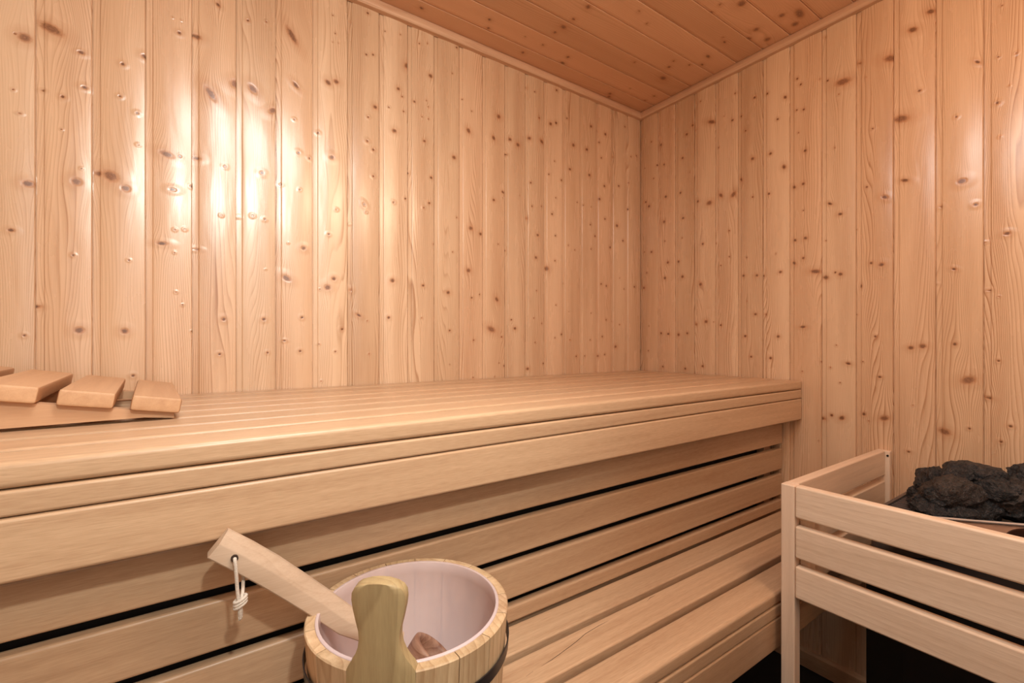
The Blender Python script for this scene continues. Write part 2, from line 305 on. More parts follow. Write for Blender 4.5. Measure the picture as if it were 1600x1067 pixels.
def knots_on(ax):            # points on the wall plane -> (u, z, radius, stretch, angle)
    out = []
    rnd = random.Random(4)
    for (ox, oy), sc, lst in K:
        for k in lst:
            px, py = ox+k[0]/sc, oy+k[1]/sc
            if (px < 1000.5) != (ax == 1): continue
            p = hit(px, py, ax, 0.0); t = (p-CAM).length/ray(px, py).length
            out.append((p[1-ax], p[2], k[2]/sc*t/715*1.12, k[3] if len(k) > 3 else 1.0, math.radians(k[4]) if len(k) > 4 else 0.0))
    return out

def panel(name, joints, v0, v1, vv0, vv1, knots, place, m, strip=0.0125, du=0.0021, dv=0.0028, flip=False, recess=0.0030, crown=0.0018, fine_from=None):
    """tongue-and-groove cladding as ONE mesh. joints: sorted u of the joints; each board = joint line, flat tongue strip, face.
    place(u, v, d) -> xyz (d = depth out of the wall)"""
    U = []                                   # (u, depth, board id)
    rnd = random.Random(11)
    for i in range(len(joints)-1):
        a, b = joints[i], joints[i+1]
        bid = rnd.random()
        if flip: a, b = b, a                 # the strip lies on the far side
        s = 1 if b > a else -1; wdt = abs(b-a)
        prof = [(0.0, -0.006), (0.0015, -0.006), (0.0018, -recess), (strip-0.0012, -recess), (strip-0.0002, -recess*0.95), (strip+0.0010, -recess*0.25), (strip+0.0020, -0.0001)]
        n = max(6, int((wdt-strip-0.004)/du))
        for k in range(n+1):
            q = k/n; x = strip+0.0028+(wdt-strip-0.0045)*q
            prof.append((x, crown*(1-(2*q-1)**2)))
        prof.append((wdt-0.0008, -0.0012)); prof.append((wdt-0.0002, -0.006))
        seg = [(a+s*x, d, bid) for x, d in prof]
        if s < 0: seg = seg[::-1]
        U += seg
    e0, e1 = U[0], U[-1]; U = [(e0[0]-0.012, -0.0065, e0[2])]+U+[(e1[0]+0.012, -0.0065, e1[2])]
    us = np.array([x[0] for x in U]); ds = np.array([x[1] for x in U]); bs = np.array([x[2] for x in U])
    nz = max(2, int((vv1-vv0)/dv)); vs_ = np.linspace(vv0, vv1, nz+1)
    if fine_from is not None: vs_ = np.concatenate([[v0], vs_]) if v0 < vv0-1e-6 else vs_
    if v1 > vs_[-1]+1e-6: vs_ = np.concatenate([vs_, [v1]])
    uu, vv = np.meshgrid(us, vs_)
    kd = np.full(uu.shape, 4.0); kt = np.zeros(uu.shape); gw = uu.copy()
    bb = np.broadcast_to(bs, uu.shape)
    jl = np.array(joints)
    for (ku, kv, r, e, an) in knots:
        r = max(r, 0.0014)
        j = np.searchsorted(jl, ku)-1
        if j < 0 or j >= len(jl)-1: continue
        inb = (us >= jl[j]-0.0005) & (us <= jl[j+1]+0.0005)
        ci = np.where(inb)[0]; ri = np.where(np.abs(vs_-kv) < 12*r+0.02)[0]
        if len(ci) == 0 or len(ri) == 0: continue
        sl = np.ix_(ri, ci)
        du_, dv_ = uu[sl]-ku, vv[sl]-kv
        ca, sa = math.cos(an), math.sin(an)
        al, ac = (du_*ca+dv_*sa)/(r*e), (-du_*sa+dv_*ca)/(r*0.92)
        d = np.sqrt(al*al+ac*ac)
        kt[sl] = np.where(d < kd[sl], min(1, max(0, (r-0.003)/0.007)), kt[sl]); kd[sl] = np.minimum(kd[sl], d)
        sx, sz = 2.0*r*max(1, e*0.8), 5.0*r
        gw[sl] -= du_*0.78*np.exp(-(du_/sx)**2/2-(dv_/sz)**2/2)
    P = place(uu, vv, np.broadcast_to(ds, uu.shape))
    co = np.stack([np.broadcast_to(p, uu.shape) for p in P], -1).reshape(-1, 3)
    nr, nc = uu.shape
    idx = np.arange(nr*nc).reshape(nr, nc)
    q = np.stack([idx[:-1, :-1], idx[:-1, 1:], idx[1:, 1:], idx[1:, :-1]], -1).reshape(-1, 4)
    me = bpy.data.meshes.new(name)
    me.vertices.add(nr*nc); me.vertices.foreach_set('co', co.ravel().astype(np.float32))
    me.loops.add(q.size); me.loops.foreach_set('vertex_index', q.ravel().astype(np.int32))
    me.polygons.add(len(q)); me.polygons.foreach_set('loop_start', np.arange(0, q.size, 4, dtype=np.int32))
    try: me.polygons.foreach_set('loop_total', np.full(len(q), 4, dtype=np.int32))
    except Exception: pass
    me.update(calc_edges=True)
    for nm, arr in (('kt', kt), ('kd', kd), ('gw', gw), ('bid', bb)):
        at = me.attributes.new(nm, 'FLOAT', 'POINT'); at.data.foreach_set('value', np.ascontiguousarray(arr).ravel().astype(np.float32))
    # make the faces look into the room
    c = CAM - Vector(co[len(co)//2].tolist()); me.update()
    if Vector(me.polygons[len(me.polygons)//2].normal).dot(c) < 0: me.flip_normals()
    return obj(name, me, m, angle=30)

ZT = ZC+0.995                                # ceiling height
XL, YF = -2.45, -1.78                        # hidden left and front sides of the cabin
# back wall (left half of the picture): boards run up, joints measured in the photograph
jb = [55,144,227.3,300,369,430.8,488.5,543,592.5,637,678.3,717.6,754,788.8,820.7,850.3,879.2,906,931.7,955.3,978.2]
jx = [hit(p, 500, 1, 0.0)[0] for p in jb]
jx = [jx[0]-0.0895*k for k in range(7, 0, -1)] + jx + [0.0]
wb = panel('wall_back', jx, 0.0, ZT, ZC-0.14, ZT, knots_on(1), lambda u, v, d: (u, -d, v), M_wall, fine_from=True)
struct(wb)
jr = [1027.2,1054.3,1084.5,1117.3,1152.7,1191.5,1233.5,1283.5,1337.2,1395.6,1461.6,1536.5]
jy = [hit(p, 500, 0, 0.0)[1] for p in jr]
jy = [0.0]+jy+[jy[-1]-0.0895*k for k in range(1, 9)]
jy = sorted(jy)
rw = panel('wall_right', jy, 0.0, ZT, ZC-0.36, ZT, knots_on(0), lambda u, v, d: (-d, u, v), M_wall, flip=True, fine_from=True)
struct(rw)
# ceiling: boards run along x
jc_px = [(1020,165),(1047.5,150.8),(1077.5,135),(1112.5,116),(1149,97.5),(1189,76),(1232.5,54),(1281,29.5),(1332,2.5)]
jc = [hit(x, y, 2, ZT)[1] for x, y in jc_px]
jc = [0.0]+jc; jc += [jc[-1]-0.088*k for k in range(1, 12)]
jc = sorted(jc)
kc = []
for k in KC[2]:
    px, py = KC[0][0]+k[0]/KC[1], KC[0][1]+k[1]/KC[1]
    p = hit(px, py, 2, ZT); t = (p-CAM).length/ray(px, py).length
    kc.append((p[1], p[0], k[2]/KC[1]*t/715*1.7, k[3] if len(k) > 3 else 1.0, math.radians(80)))
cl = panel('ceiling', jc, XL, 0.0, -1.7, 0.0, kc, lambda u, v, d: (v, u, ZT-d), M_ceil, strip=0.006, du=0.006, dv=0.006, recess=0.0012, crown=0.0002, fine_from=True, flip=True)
struct(cl)
# hidden sides of the cabin, cheap boards
def coarse(name, place, a, b, v0=0.0, v1=ZT):
    js = list(np.arange(a, b+0.01, 0.0895))
    o = panel(name, js, v0, v1, v0, v1, [], place, M_wall, du=0.03, dv=0.5); struct(o)
coarse('wall_left', lambda u, v, d: (XL+d, u, v), YF-0.05, 0.0)
coarse('wall_front', lambda u, v, d: (u, YF+d, v), -0.85, 0.0)
bm = bmesh.new()
box_bm((XL, YF-0.04, 0), (-2.14, YF, ZT), 0, bm=bm); box_bm((-2.14, YF-0.04, 1.98), (-0.85, YF, ZT), 0, bm=bm); box_bm((-1.384, YF-0.04, 0), (-0.85, YF, 0.919), 0, bm=bm)
struct(obj('wall_front', bm, M_wall))
bm = bmesh.new()
for lo, hi in (((-1.383, YF-0.06, 0.92), (-1.34, YF+0.02, 1.98)), ((-0.90, YF-0.06, 0.92), (-0.855, YF+0.02, 1.98)), ((-1.34, YF-0.06, 1.94), (-0.90, YF+0.02, 1.98)), ((-1.34, YF-0.06, 0.92), (-0.90, YF+0.02, 0.97))):
    box_bm(lo, hi, 0.003, bm=bm)
struct(obj('fill_opening_1', bm, FZ))  # unseen opening, added and sized to admit fill light from the front
bm = bmesh.new()
for lo, hi in (((-2.16, YF-0.06, 0), (-2.11, YF+0.02, 1.98)), ((-1.43, YF-0.06, 0), (-1.385, YF+0.02, 1.98)), ((-2.16, YF-0.06, 1.94), (-1.385, YF+0.02, 1.99)), ((-2.11, YF-0.05, 0.004), (-1.43, YF-0.01, 0.95))):  # door's lower panel is added to hold back low fill light
    box_bm(lo, hi, 0.003, bm=bm)
struct(obj('door_1', bm, FZ))
struct(obj('floor', box_bm((XL, YF-0.9, -0.05), (0.0, 0.0, 0.0), 0), M_floor))
# cornice laths and skirting
def lath(name, m, a, b, prof, along, flipn=False):
    bm = bmesh.new(); A = []; B = []
    for p, z in prof:
        A.append(bm.verts.new(along(a, p, z))); B.append(bm.verts.new(along(b, p, z)))
    n = len(prof)
    for i in range(n): bm.faces.new((A[i], A[(i+1) % n], B[(i+1) % n], B[i]))
    bm.faces.new(A[::-1]); bm.faces.new(B); bmesh.ops.recalc_face_normals(bm, faces=bm.faces[:])
    return struct(obj(name, bm, m))
zb = ZC+0.9645
prof = [(0.0005, zb), (0.016, zb), (0.019, zb+0.003), (0.0205, zb+0.007), (0.0205, zb+0.013), (0.0195, zb+0.020), (0.017, zb+0.0255), (0.0135, ZT-0.0008), (0.0005, ZT-0.0008)]
lath('trim_1', TRX, XL, -0.002, prof, lambda s_, p, z: (s_ if s_ < -1 else -p*0.98, -p, z))
lath('trim_2', TRY, YF, -0.002, prof, lambda s_, p, z: (-p, s_ if s_ < -1 else -p*0.98, z))
prof2 = [(0.0005, 0.002), (0.013, 0.002), (0.014, 0.006), (0.014, 0.050), (0.009, 0.056), (0.0005, 0.058)]
lath('baseboard_right', BY, YF, -0.002, prof2, lambda s_, p, z: (-p, s_ if s_ < -1 else -p, z))

# ------------------------------------------------------------------ benches
G = 0.0155; SW = 0.068; PIT = SW+G
def bench(name, label, ytop, zt, yback, x0, x1, nslat, ends):
    base = (x0+0.6, ytop+0.3, 0.0)
    base = ((x0+x1)/2, ytop+0.2, zt-0.125)
    t = thing(name, label, 'bench', base)
    rr = random.Random(len(name))
    y = ytop
    for k in range(nslat):
        hi = min(y+SW, yback)
        board('seat_slat', (x0, y, zt-0.028), (x1+(0 if k == 0 else 0.0), hi, zt), BX, t, base, 0.007 if k == 0 else 0.004, 4)
        y += PIT
    board('edge_strip', (x0, ytop, zt-0.0565), (x1, ytop+0.028, zt-0.0293), BX, t, base, 0.004)
    board('fascia_board', (x0, ytop, zt-0.1247), (x1, ytop+0.028, zt-0.0577), BX, t, base, 0.0045)
    for xa in ends:
        board('support_beam', (xa, ytop+0.03, zt-0.098), (xa+0.045, yback, zt-0.0285), BY, t, base, 0.002)
    return t
zu = ZC-0.1230; zl = ZC-0.548
YU, YR, YL2 = -0.651, -0.595, -0.833
ub = bench('upper_sauna_bench', 'long pale wooden upper sauna bench running along the knotty wall under the headrest', YU, zu, -0.004, XL+0.004, -0.006, 8, (XL+0.01, -1.25, -0.055))
lb = bench('lower_sauna_bench', 'low slatted wooden bench in front of the riser, under the bucket', YL2, zl, -0.45, XL+0.004, -0.006, 5, (XL+0.01, -1.25, -0.055))
# drying cracks in the lower bench
for seg in ([(839, 1045), (862, 1031), (880, 1018), (900, 1003), (915, 990), (935, 978), (958, 966)], [(822, 1057), (833, 1049)], [(1009, 941), (1016, 934), (1028, 928)]):
    pc = [hit(x, y, 2, zl-0.0002)-lb.location for x, y in seg]
    obj('crack', tube_bm(pc, [0.0001]+[0.00055]*(len(pc)-2)+[0.0001] if len(pc) > 2 else 0.0003, 6), M_dark, lb)
# slatted riser between the benches
base = (-1.2, YR+0.02, zl+0.001)
rp = thing('riser_panel', 'slatted wooden riser screen closing the space between upper and lower bench', 'bench panel', base)
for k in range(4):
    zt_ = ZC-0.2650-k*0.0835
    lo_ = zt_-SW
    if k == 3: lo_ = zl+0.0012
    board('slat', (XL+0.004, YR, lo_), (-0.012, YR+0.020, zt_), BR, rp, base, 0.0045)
board('shade_sheet', (XL+0.01, YR+0.047, zl+0.0015), (-0.02, YR+0.052, zu-0.1), M_gap_shade, rp, base, 0.001)  # added black sheet, paints the shade seen between the riser slats
for xa in (-2.3, -0.09):
    board('batten', (xa, YR+0.0205, zl+0.0012), (xa+0.04, YR+0.045, zu-0.0995), BZ, rp, base, 0.002)

# ------------------------------------------------------------------ headrest (five slats on two wedge rails)
zu0 = zu+0.0005
hb = (-1.72, -0.425, zu0)
hr = thing('sauna_headrest', 'wedge-shaped slatted wooden headrest lying on the upper bench', 'headrest', hb, (0, 0, math.radians(3.8)))
sl_ = math.tan(math.radians(9.8))
def ztop_rail(x): return ZC-0.1035 + (-1.685-x)*sl_*1.02
for ya in (-0.417, -0.095):
    bm = bmesh.new(); xs = np.linspace(-2.08, -1.626, 13); A = []
    for side in (ya, ya+0.024):
        row = []
        for x in xs:
            zt_ = max(zu0+0.004, ztop_rail(x)); row.append((bm.verts.new((x-hb[0], side-hb[1], 0.0 if (x > -1.66 or x < -2.04) else 0.0045)), bm.verts.new((x-hb[0], side-hb[1], zt_-hb[2]))))
        A.append(row)
    for i in range(12):
        for r_ in (0, 1):
            q = (A[r_][i][0], A[r_][i+1][0], A[r_][i+1][1], A[r_][i][1]); bm.faces.new(q if r_ == 0 else q[::-1])
        bm.faces.new((A[0][i][1], A[0][i+1][1], A[1][i+1][1], A[1][i][1])); bm.faces.new((A[0][i][0], A[1][i][0], A[1][i+1][0], A[0][i+1][0]))
    bm.faces.new((A[0][0][0], A[0][0][1], A[1][0][1], A[1][0][0])); bm.faces.new((A[0][-1][0], A[1][-1][0], A[1][-1][1], A[0][-1][1]))
    obj('side_rail', bm, HX, hr)
for k in range(5):
    xr = -1.6195 - k*0.0805                          # right end of the slat's underside
    zr_ = ztop_rail(xr)+0.0006
    b = box_bm((-0.0625, -0.43-hb[1], 0), (0, -0.065-hb[1], 0.0237), 0.0042, 2)
    rot = Matrix.Translation((xr-hb[0], 0, zr_-hb[2])) @ Matrix.Rotation(math.radians(9.8), 4, 'Y')
    bmesh.ops.transform(b, matrix=rot, verts=b.verts[:])
    obj('slat', b, HY, hr, wn=True)

# ------------------------------------------------------------------ wooden bucket
BC = Vector((-1.356, -0.734, zl+0.001)); RT, RB, HB = 0.133, 0.119, 0.189
bk = thing('sauna_bucket', 'round wooden stave bucket with pink plastic liner standing on the lower bench', 'bucket', BC)
EA = math.atan2(-0.1019, -0.0755)                      # direction of the handle stave
def rad(z): return RB+(RT-RB)*z/HB
def stave(name, a0, a1, top, m, th=0.0135, n=6, out=0.0):
    """top(q) -> height for q in 0..1 across, or list of outline rows for the handle"""
    bm = bmesh.new(); rows = []
    zs = [0.0, 0.04, 0.08, 0.12, 0.16, HB-0.0015, HB]
    for z in zs:
        ro = rad(z)+out; ri = ro-th
        if z == HB: ro -= 0.0015; ri += 0.001
        g = 0.0006/ro
        As = [a0+g+(a1-a0-2*g)*k/n for k in range(n+1)]
        rows.append([bm.verts.new((ro*math.cos(a), ro*math.sin(a), z)) for a in As]+[bm.verts.new((ri*math.cos(a), ri*math.sin(a), z)) for a in As[::-1]])
    L = len(rows[0])
    for A_, B_ in zip(rows[:-1], rows[1:]):
        for k in range(L): bm.faces.new((A_[k], A_[(k+1) % L], B_[(k+1) % L], B_[k]))
    bm.faces.new(rows[0][::-1])
    R_ = rows[-1]
    for k in range(n): bm.faces.new((R_[k], R_[k+1], R_[L-2-k], R_[L-1-k]))
    return obj(name, bm, m, bk, angle=30)
NST = 15
he = 0.0385/RT
a = EA+he; span = (2*math.pi-2*he)/NST
for k in range(NST):
    j = 0.012*math.sin(k*2.7) if 0 < k < NST else 0; j2 = 0.012*math.sin((k+1)*2.7) if k+1 < NST else 0
    stave('stave', a+j, a+span+j2, None, M_stave); a += span
# handle stave: outline rows (height above bucket bottom, half width)
rows_ = [(0.0, .036), (0.10, .037), (HB-.012, .0382), (HB, .0380), (HB+.006, .0350), (HB+.0125, .0305), (HB+.020, .0265), (HB+.028, .0235), (HB+.0375, .0219), (HB+.0466, .0225), (HB+.059, .0255), (HB+.0714, .0282), (HB+.081, .0294), (HB+.0887, .0287), (HB+.0945, .0255), (HB+.0985, .0200), (HB+.1008, .0125), (HB+.1015, .004)]
bm = bmesh.new(); F_ = []; Bk = []
tdir = Vector((-math.sin(EA), math.cos(EA), 0)); ndir = Vector((math.cos(EA), math.sin(EA), 0))
N8 = 10
for h, w in rows_:
    ro = rad(min(h, HB)) + (0.0016 if h > HB-0.03 else 0.0012) + max(0, h-HB)*0.07
    fl = []; bl = []
    for k in range(N8+1):
        q = 2*k/N8-1; x = q*w
        cv = ro-math.sqrt(max(ro*ro-x*x, 0))            # follows the bucket's round
        ed = 0.0020*max(0, abs(q)-0.8)/0.2
        if h <= HB-0.001: ed *= 0.3
        fl.append(bm.verts.new(ndir*(ro-cv-ed)+tdir*x+Vector((0, 0, h)))); bl.append(bm.verts.new(ndir*(ro-0.0175-cv*0.8+ed)+tdir*x+Vector((0, 0, h))))
    F_.append(fl); Bk.append(bl)
for i in range(len(rows_)-1):
    for k in range(N8):
        bm.faces.new((F_[i][k], F_[i][k+1], F_[i+1][k+1], F_[i+1][k])); bm.faces.new((Bk[i][k+1], Bk[i][k], Bk[i+1][k], Bk[i+1][k+1]))
    bm.faces.new((F_[i][0], F_[i+1][0], Bk[i+1][0], Bk[i][0])); bm.faces.new((F_[i][-1], Bk[i][-1], Bk[i+1][-1], F_[i+1][-1]))
for k in range(N8):
    bm.faces.new((F_[-1][k], F_[-1][k+1], Bk[-1][k+1], Bk[-1][k])); bm.faces.new((F_[0][k+1], F_[0][k], Bk[0][k], Bk[0][k+1]))
bmesh.ops.recalc_face_normals(bm, faces=bm.faces[:])
ear = obj('handle_stave', bm, M_ear, bk, angle=38); ear['label'] = 'tall olive-brown handle stave with rounded waisted grip'
obj('base_board', lathe_bm([(0.0005, 0.012), (RB-0.0145, 0.012), (RB-0.0145, 0.003), (0.0005, 0.003)], 48), M_stave, bk)
lp = [(0.001, 0.0145), (RB-0.024, 0.0145), (RB-0.0165, 0.020), (RT-0.0162, HB-0.022), (RT-0.0175, HB-0.016), (RT-0.0172, HB-0.001), (RT-0.0165, HB+0.0012), (RT-0.0132, HB+0.0014), (RT-0.0124, HB+0.0004), (RT-0.0134, HB-0.003)]
ln = obj('plastic_liner', lathe_bm(lp, 72), M_liner, bk, angle=60); ln['label'] = 'frosted pink plastic liner'
def hoop(z0, z1):
    pr = []
    for z, o_ in ((z0, 0.0012), (z0, 0.0028), (z1, 0.0028), (z1, 0.0012)): pr.append((rad(z)+o_+0.0018, z))
    return lathe_bm(pr, 72, True)
for z0, z1 in ((0.135, 0.150), (0.03, 0.045)): obj('hoop', hoop(z0, z1), M_band, bk)

# ------------------------------------------------------------------ ladle
def P(px, py, y): return hit(px, py, 1, y)
axis_px = [(340.5, 848, -.668), (380, 868, -.669), (420, 890, -.671), (460, 915, -.674), (500, 941, -.678), (540, 969, -.686), (575, 991, -.694), (610, 1003, -.703)]
pts = [P(*a) for a in axis_px]
pts = pts[:6]
# the bowl end, deeper inside the bucket
bowl_c = Vector((BC.x+0.040, BC.y+0.033, zl+0.098))
bowl_c = hit(666, 1020, 1, -0.705)
pts += [pts[-1].lerp(bowl_c, 0.22), pts[-1].lerp(bowl_c, 0.45), pts[-1].lerp(bowl_c, 0.66)]
ld = thing('sauna_ladle', 'wooden ladle with a cord loop leaning in the bucket over its rim', 'ladle', pts[4])
org = Vector(pts[4])
bm = bmesh.new(); rings = []
halfw = [0.0172, 0.0176, 0.0176, 0.0172, 0.0168, 0.0162, 0.0150, 0.0135, 0.0125]
for i, p in enumerate(pts):
    t = (pts[min(i+1, len(pts)-1)]-pts[max(i-1, 0)]).normalized()
    side = Vector((0, -1, 0)); side = (side-t*side.dot(t)).normalized(); up = side.cross(t); up = up if up.z > 0 else -up
    s_ = halfw[i]/0.0172
    sec = [(-9, 9), (-10.5, 8), (-10.5, -15), (-9.5, -16.5), (9, -16.5), (10.5, -15), (10.5, 10), (9.5, 12), (-1.5, 17), (-3.5, 17)]
    sec = [(9.2, -16.5), (10.5, -15), (10.3, 1), (9.4, 3.2), (-1.5, 15.8), (-3.5, 16.8), (-9, 16.8), (-10.5, 15.5), (-10.5, -15), (-9.2, -16.5)]
    shear = 0
    rings.append([bm.verts.new(p-org+side*(a_*0.001*s_)+up*(b_*0.001*s_)) for a_, b_ in sec])
n = len(sec)
for A_, B_ in zip(rings[:-1], rings[1:]):
    for k in range(n): bm.faces.new((A_[k], A_[(k+1) % n], B_[(k+1) % n], B_[k]))
bm.faces.new(rings[0][::-1]); bm.faces.new(rings[-1]); bmesh.ops.recalc_face_normals(bm, faces=bm.faces[:])
sm = obj('handle', bm, M_ladle, ld, angle=35)
# bowl: turned cup with rim and hollow
cup = lathe_bm([(0.0005, -0.040), (0.020, -0.039), (0.031, -0.032), (0.0365, -0.018), (0.038, 0.0), (0.0375, 0.0045), (0.0345, 0.006), (0.0300, 0.0045), (0.0285, 0.0), (0.026, -0.014), (0.018, -0.025), (0.0005, -0.029)], 40)
tl = (pts[-1]-pts[-3]).normalized()
bmesh.ops.transform(cup, matrix=Matrix.Translation(bowl_c-org+Vector((0.012, 0.0, -0.006))) @ Matrix.Rotation(math.radians(10), 4, 'X') @ Matrix.Rotation(math.radians(40), 4, 'Y'), verts=cup.verts[:])
obj('bowl', cup, M_bowl, ld, angle=60)
# cord through a hole near the tip
hole = hit(366.5, 872, 1, -.6805)
bmh = bmesh.new(); tube_bm([hole-org+Vector((0, -0.0020, 0)), hole-org+Vector((0, 0.004, 0))], 0.0040, 14, bmh)
hc = obj('cord_hole', bmh, M_dark, ld)
def cp(px, py, y=-.6855): return hit(px, py, 1, y)-org
bmc = bmesh.new()
def smooth(pts, n=6):
    out = []
    for i in range(len(pts)-1):
        p0, p1, p2, p3 = pts[max(i-1, 0)], pts[i], pts[i+1], pts[min(i+2, len(pts)-1)]
        for k in range(n):
            t = k/n; out.append(0.5*((2*p1)+(-p0+p2)*t+(2*p0-5*p1+4*p2-p3)*t*t+(-p0+3*p1-3*p2+p3)*t**3))
    return out+[pts[-1]]
front = smooth([cp(366.8, 871, -.6775), cp(367, 875, -.684), cp(368.5, 890), cp(370, 910), cp(371.5, 928), cp(373.5, 942)])
backp = smooth([cp(381, 890, -.662), cp(380, 905, -.668), cp(379.5, 920, -.676), cp(378, 933, -.683), cp(375, 944, -.686)])
tube_bm(front, 0.0021, 10, bmc); tube_bm(backp, 0.0021, 10, bmc)
c = obj('cord', bmc, M_cord, ld, angle=80)
bmk = bmesh.new()
kc_ = (cp(375.5, 940))
for dz, tw in ((0.0035, 0.3), (0.0, 0.35), (-0.0035, 0.25)):
    loop = [kc_+Vector((0.0062*math.cos(a_), -0.0048*math.sin(a_), dz+0.0030*math.cos(a_)*1.0)) for a_ in np.linspace(0, 2*math.pi, 22)]
    tube_bm(loop, 0.0019, 8, bmk, cap=False)
for k in range(7):
    a_ = k*0.9; q = Vector((0.0016*math.cos(a_), 0.0016*math.sin(a_), 0))
    tube_bm(smooth([kc_+q*0.5+Vector((0, 0, -0.003)), kc_+q+Vector((0.0, 0, -0.012)), cp(375.5+1.6*math.cos(a_), 966+4*math.sin(a_*3))]), [0.0013]*12+[0.0004], 6, bmk)
kk = obj('cord_knot', bmk, M_cord, c, angle=80)

# ------------------------------------------------------------------ heater guard
base = (-0.567, -0.862, 0.0)
hg = thing('heater_guard', 'pale wooden slatted guard fence standing in front of the sauna heater', 'guard fence', base)
zf = ZC-0.302
YE = -1.72
def fb(name, lo, hi, m, bev=0.003): return board(name, lo, hi, m, hg, base, bev)
fb('corner_post', (-0.567, -0.8752, 0.001), (-0.541, -0.848, zf), FZ, 0.0025)
fb('corner_post', (-0.567, YE-0.027, 0.001), (-0.541, YE, zf), FZ, 0.0025)
for k in range(3):
    zt_ = zf+0.001-k*0.0838
    fb('front_slat', (-0.567, YE+0.0004, zt_-0.0675), (-0.545, -0.8757, zt_), FY, 0.0045)
    fb('side_slat', (-0.5406, -0.870, zt_-0.0675-0.001), (-0.021, -0.848, zt_-0.001), FX, 0.0035)
fb('inner_cleat', (-0.5445, -0.905, zf-0.245), (-0.5200, -0.8760, zf-0.02), FZ, 0.002)
fb('wall_batten', (-0.0205, -0.880, zf-0.245), (-0.0025, -0.848, zf-0.001), FZ, 0.002)
scr = lathe_bm([(0.0003, 0), (0.0028, 0), (0.0028, 0.0012), (0.0003, 0.0012)], 16)
bmesh.ops.transform(scr, matrix=Matrix.Translation(Vector((-0.0215, -0.8755, zf-0.013))-Vector(base)) @ Matrix.Rotation(-math.pi/2, 4, 'Y'), verts=scr.verts[:])
obj('screw', scr, M_screw, hg)

# ------------------------------------------------------------------ heater with its stones
zh = ZC-0.3666
hx = thing('sauna_heater', 'black electric sauna heater with steel front edge behind the wooden guard', 'heater', (-0.22, -1.22, 0.0))
hb_ = Vector((-0.22, -1.22, 0.0))
def prism(poly, z0, z1, bev=0.0):
    bm = bmesh.new(); A = [bm.verts.new((x-hb_.x, y-hb_.y, z0)) for x, y in poly]; B = [bm.verts.new((x-hb_.x, y-hb_.y, z1)) for x, y in poly]
    n = len(poly)
    for i in range(n): bm.faces.new((A[i], A[(i+1) % n], B[(i+1) % n], B[i]))
    bm.faces.new(A[::-1]); bm.faces.new(B); bmesh.ops.recalc_face_normals(bm, faces=bm.faces[:])
    return bm
# top outline: left side parallel to the guard's side, front edge bows inwards
TL, TB = (-0.09, -0.950), (-0.402, -0.958)
front_c = [(-0.402, -0.958), (-0.372, -0.990), (-0.317, -1.050), (-0.272, -1.103), (-0.227, -1.155), (-0.195, -1.205), (-0.185, -1.27), (-0.20, -1.34), (-0.26, -1.42), (-0.34, -1.50), (-0.402, -1.56)]
out = [TL]+front_c+[(-0.09, -1.56)]
body = [(-0.08, -0.955), (-0.432, -0.957), (-0.44, -0.99)]+[(x-0.012, y) for x, y in front_c[2:-2]]+[(-0.43, -1.54), (-0.08, -1.56)]
obj('body', prism([(-0.08, -0.955), (-0.432, -0.957), (-0.44, -1.02), (-0.38, -1.10), (-0.36, -1.26), (-0.38, -1.42), (-0.44, -1.5), (-0.43, -1.56), (-0.08, -1.56)], 0.12, zh-0.09), M_black, hx)
for x, y in ((-0.12, -1.0), (-0.38, -1.02), (-0.12, -1.5), (-0.38, -1.5)):
    lg = prism([(x-0.015, y-0.015), (x+0.015, y-0.015), (x+0.015, y+0.015), (x-0.015, y+0.015)], 0.001, 0.12); obj('leg', lg, M_black, hx)
obj('stone_tray', prism(out, zh-0.089, zh-0.028), M_black, hx)
# upright front plate of brushed steel under the rim, following the bowed front
bm = bmesh.new(); rowsP = []
for (x, y) in front_c:
    rowsP.append([bm.verts.new((x-0.004-hb_.x, y-hb_.y, z)) for z in (zh-0.087, zh-0.002)])
for a_, b_ in zip(rowsP[:-1], rowsP[1:]): bm.faces.new((a_[0], b_[0], b_[1], a_[1]))
pl = obj('front_plate', bm, M_plate, hx); sd = pl.modifiers.new('s', 'SOLIDIFY'); sd.thickness = 0.0025; sd.offset = 0
rim = tube_bm([Vector((x-0.005, y, zh))-hb_ for x, y in front_c], 0.0030, 8); obj('steel_rim', rim, M_steel, hx, angle=80)
# dark oval opening in the plate
c1 = hit(1606, 842, 0, -0.2335); dv = (Vector((-0.195, -1.205, 0))-Vector((-0.227, -1.155, 0))).normalized()
ov = bmesh.new(); cc = c1-hb_
nrm = Vector((dv.y, -dv.x, 0)); nrm = nrm if nrm.x < 0 else -nrm
vsx = [ov.verts.new(cc+nrm*0.0035+dv*(0.034*math.cos(a_))+Vector((0, 0, 0.019*math.sin(a_)))) for a_ in np.linspace(0, 2*math.pi, 40, endpoint=False)]
vsy = [ov.verts.new(cc-nrm*0.012+dv*(0.034*math.cos(a_))+Vector((0, 0, 0.019*math.sin(a_)))) for a_ in np.linspace(0, 2*math.pi, 40, endpoint=False)]
ov.faces.new(vsx)
for k in range(40): ov.faces.new((vsx[k], vsx[(k+1) % 40], vsy[(k+1) % 40], vsy[k]))
bmesh.ops.recalc_face_normals(ov, faces=ov.faces[:])
obj('oval_recess', ov, simple('brown_recess', (0.06, 0.025, 0.015), 0.35, 0.5), hx)
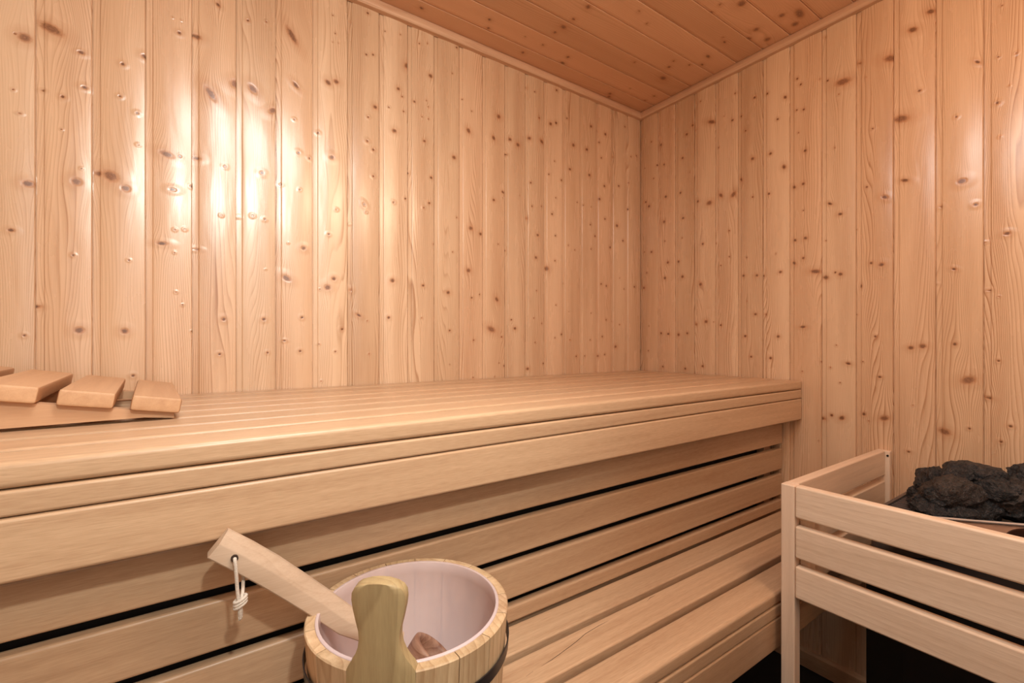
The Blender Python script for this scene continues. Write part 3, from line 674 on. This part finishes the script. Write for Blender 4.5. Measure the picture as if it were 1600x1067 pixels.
# side edge frame and grille bars along the left edge
fr = bmesh.new(); box_bm((-0.402-hb_.x, -0.960-hb_.y, zh-0.03), (-0.09-hb_.x, -0.952-hb_.y, zh), 0.0015, bm=fr); obj('side_frame', fr, M_rack, hx)
gb = bmesh.new()
for k in range(24):
    x = -0.395+k*0.0125
    d_ = 0.05
    box_bm((x-hb_.x, -1.000-hb_.y, zh-0.010), (x+0.004-hb_.x, -0.960-hb_.y, zh-0.003), 0.0008, 1, bm=gb)
obj('grille', gb, M_rack, hx)
obj('grille_bar', box_bm((-0.385-hb_.x, -1.004-hb_.y, zh-0.012), (-0.10-hb_.x, -0.999-hb_.y, zh-0.002), 0.001), M_rack, hx)

def stone(loc, size, seed, label, mat, group='stones piled on the heater'):
    r_ = random.Random(seed)
    bm = bmesh.new(); bmesh.ops.create_icosphere(bm, subdivisions=4, radius=1)
    planes = []
    for _ in range(13):
        n_ = Vector((r_.gauss(0, 1), r_.gauss(0, 1), r_.gauss(0, 1))).normalized(); planes.append((n_, r_.uniform(0.66, 0.9)))
    o_ = Vector((seed*3.1, seed*1.7, 0))
    for v in bm.verts:
        p = v.co.copy()
        for n_, d_ in planes:
            e_ = p.dot(n_)-d_
            if e_ > 0: p -= n_*e_*0.93
        p *= 1+0.18*noise.noise(p*1.6+o_)+0.14*noise.noise(p*3.5+o_)+0.09*noise.noise(p*8+o_)+0.04*noise.noise(p*17+o_)
        v.co = p
    sx, sy, sz = size
    for v in bm.verts: v.co = Vector((v.co.x*sx, v.co.y*sy, v.co.z*sz))
    o = obj('sauna_stone', bm, mat, None, angle=45)
    o.location = loc; o.rotation_euler = (r_.uniform(-.3, .3), r_.uniform(-.3, .3), r_.uniform(0, 6.28))
    tag(o, label, 'stone', group); return o
SH = 'black rough sauna stone among the others heaped on the heater'
ST = [  # px, py, x-plane, half sizes, material, label
(1431,771,-.215,(.020,.018,.018),0,'small black stone at the left tip of the heater pile'),
(1459,757,-.205,(.040,.036,.042),0,'upright rounded black stone next to the small one at the pile edge'),
(1490,772,-.250,(.055,.052,.042),1,'large brownish-black stone in the middle front of the pile'),
(1498,745,-.200,(.048,.045,.034),0,'flat black stone forming the left peak of the pile'),
(1540,748,-.175,(.060,.052,.036),0,'broad dark stone at the top of the pile behind the brown one'),
(1583,771,-.180,(.055,.048,.044),1,'big brownish speckled stone at the right of the pile'),
(1606,745,-.150,(.036,.030,.026),0,'small dark stone on top of the pile at the right edge of the picture'),
(1452,793,-.285,(.038,.032,.020),0,'low flat black stone lying on the grille at the left'),
(1488,795,-.262,(.046,.036,.026),0,'leftmost of the low black stones resting against the front steel rim'),
(1535,789,-.218,(.052,.040,.036),0,'middle one of the low black stones resting against the front steel rim'),
(1582,798,-.188,(.046,.036,.024),0,'rightmost of the low black stones behind the steel rim, above the oval opening'),
(1470,775,-.270,(.036,.034,.028),0,SH),
(1630,790,-.160,(.045,.04,.034),0,SH),
(1625,765,-.150,(.045,.04,.036),1,SH),
(1555,765,-.215,(.042,.04,.036),0,SH),
(1455,783,-.26,(.040,.036,.024),0,SH),
]
for i, (px, py, xp, sz_, mi, lab) in enumerate(ST):
    stone(hit(px, py, 0, xp), sz_, i*7+3, lab, (M_stone, M_stone2)[mi])
rr = random.Random(5)
for i in range(6):
    x = rr.uniform(-.155, -.12); y = -1.02-i*0.055
    stone(Vector((x, y, zh-0.002+rr.uniform(0, .02))), (.042, .036, .030), 200+i, SH, M_stone)
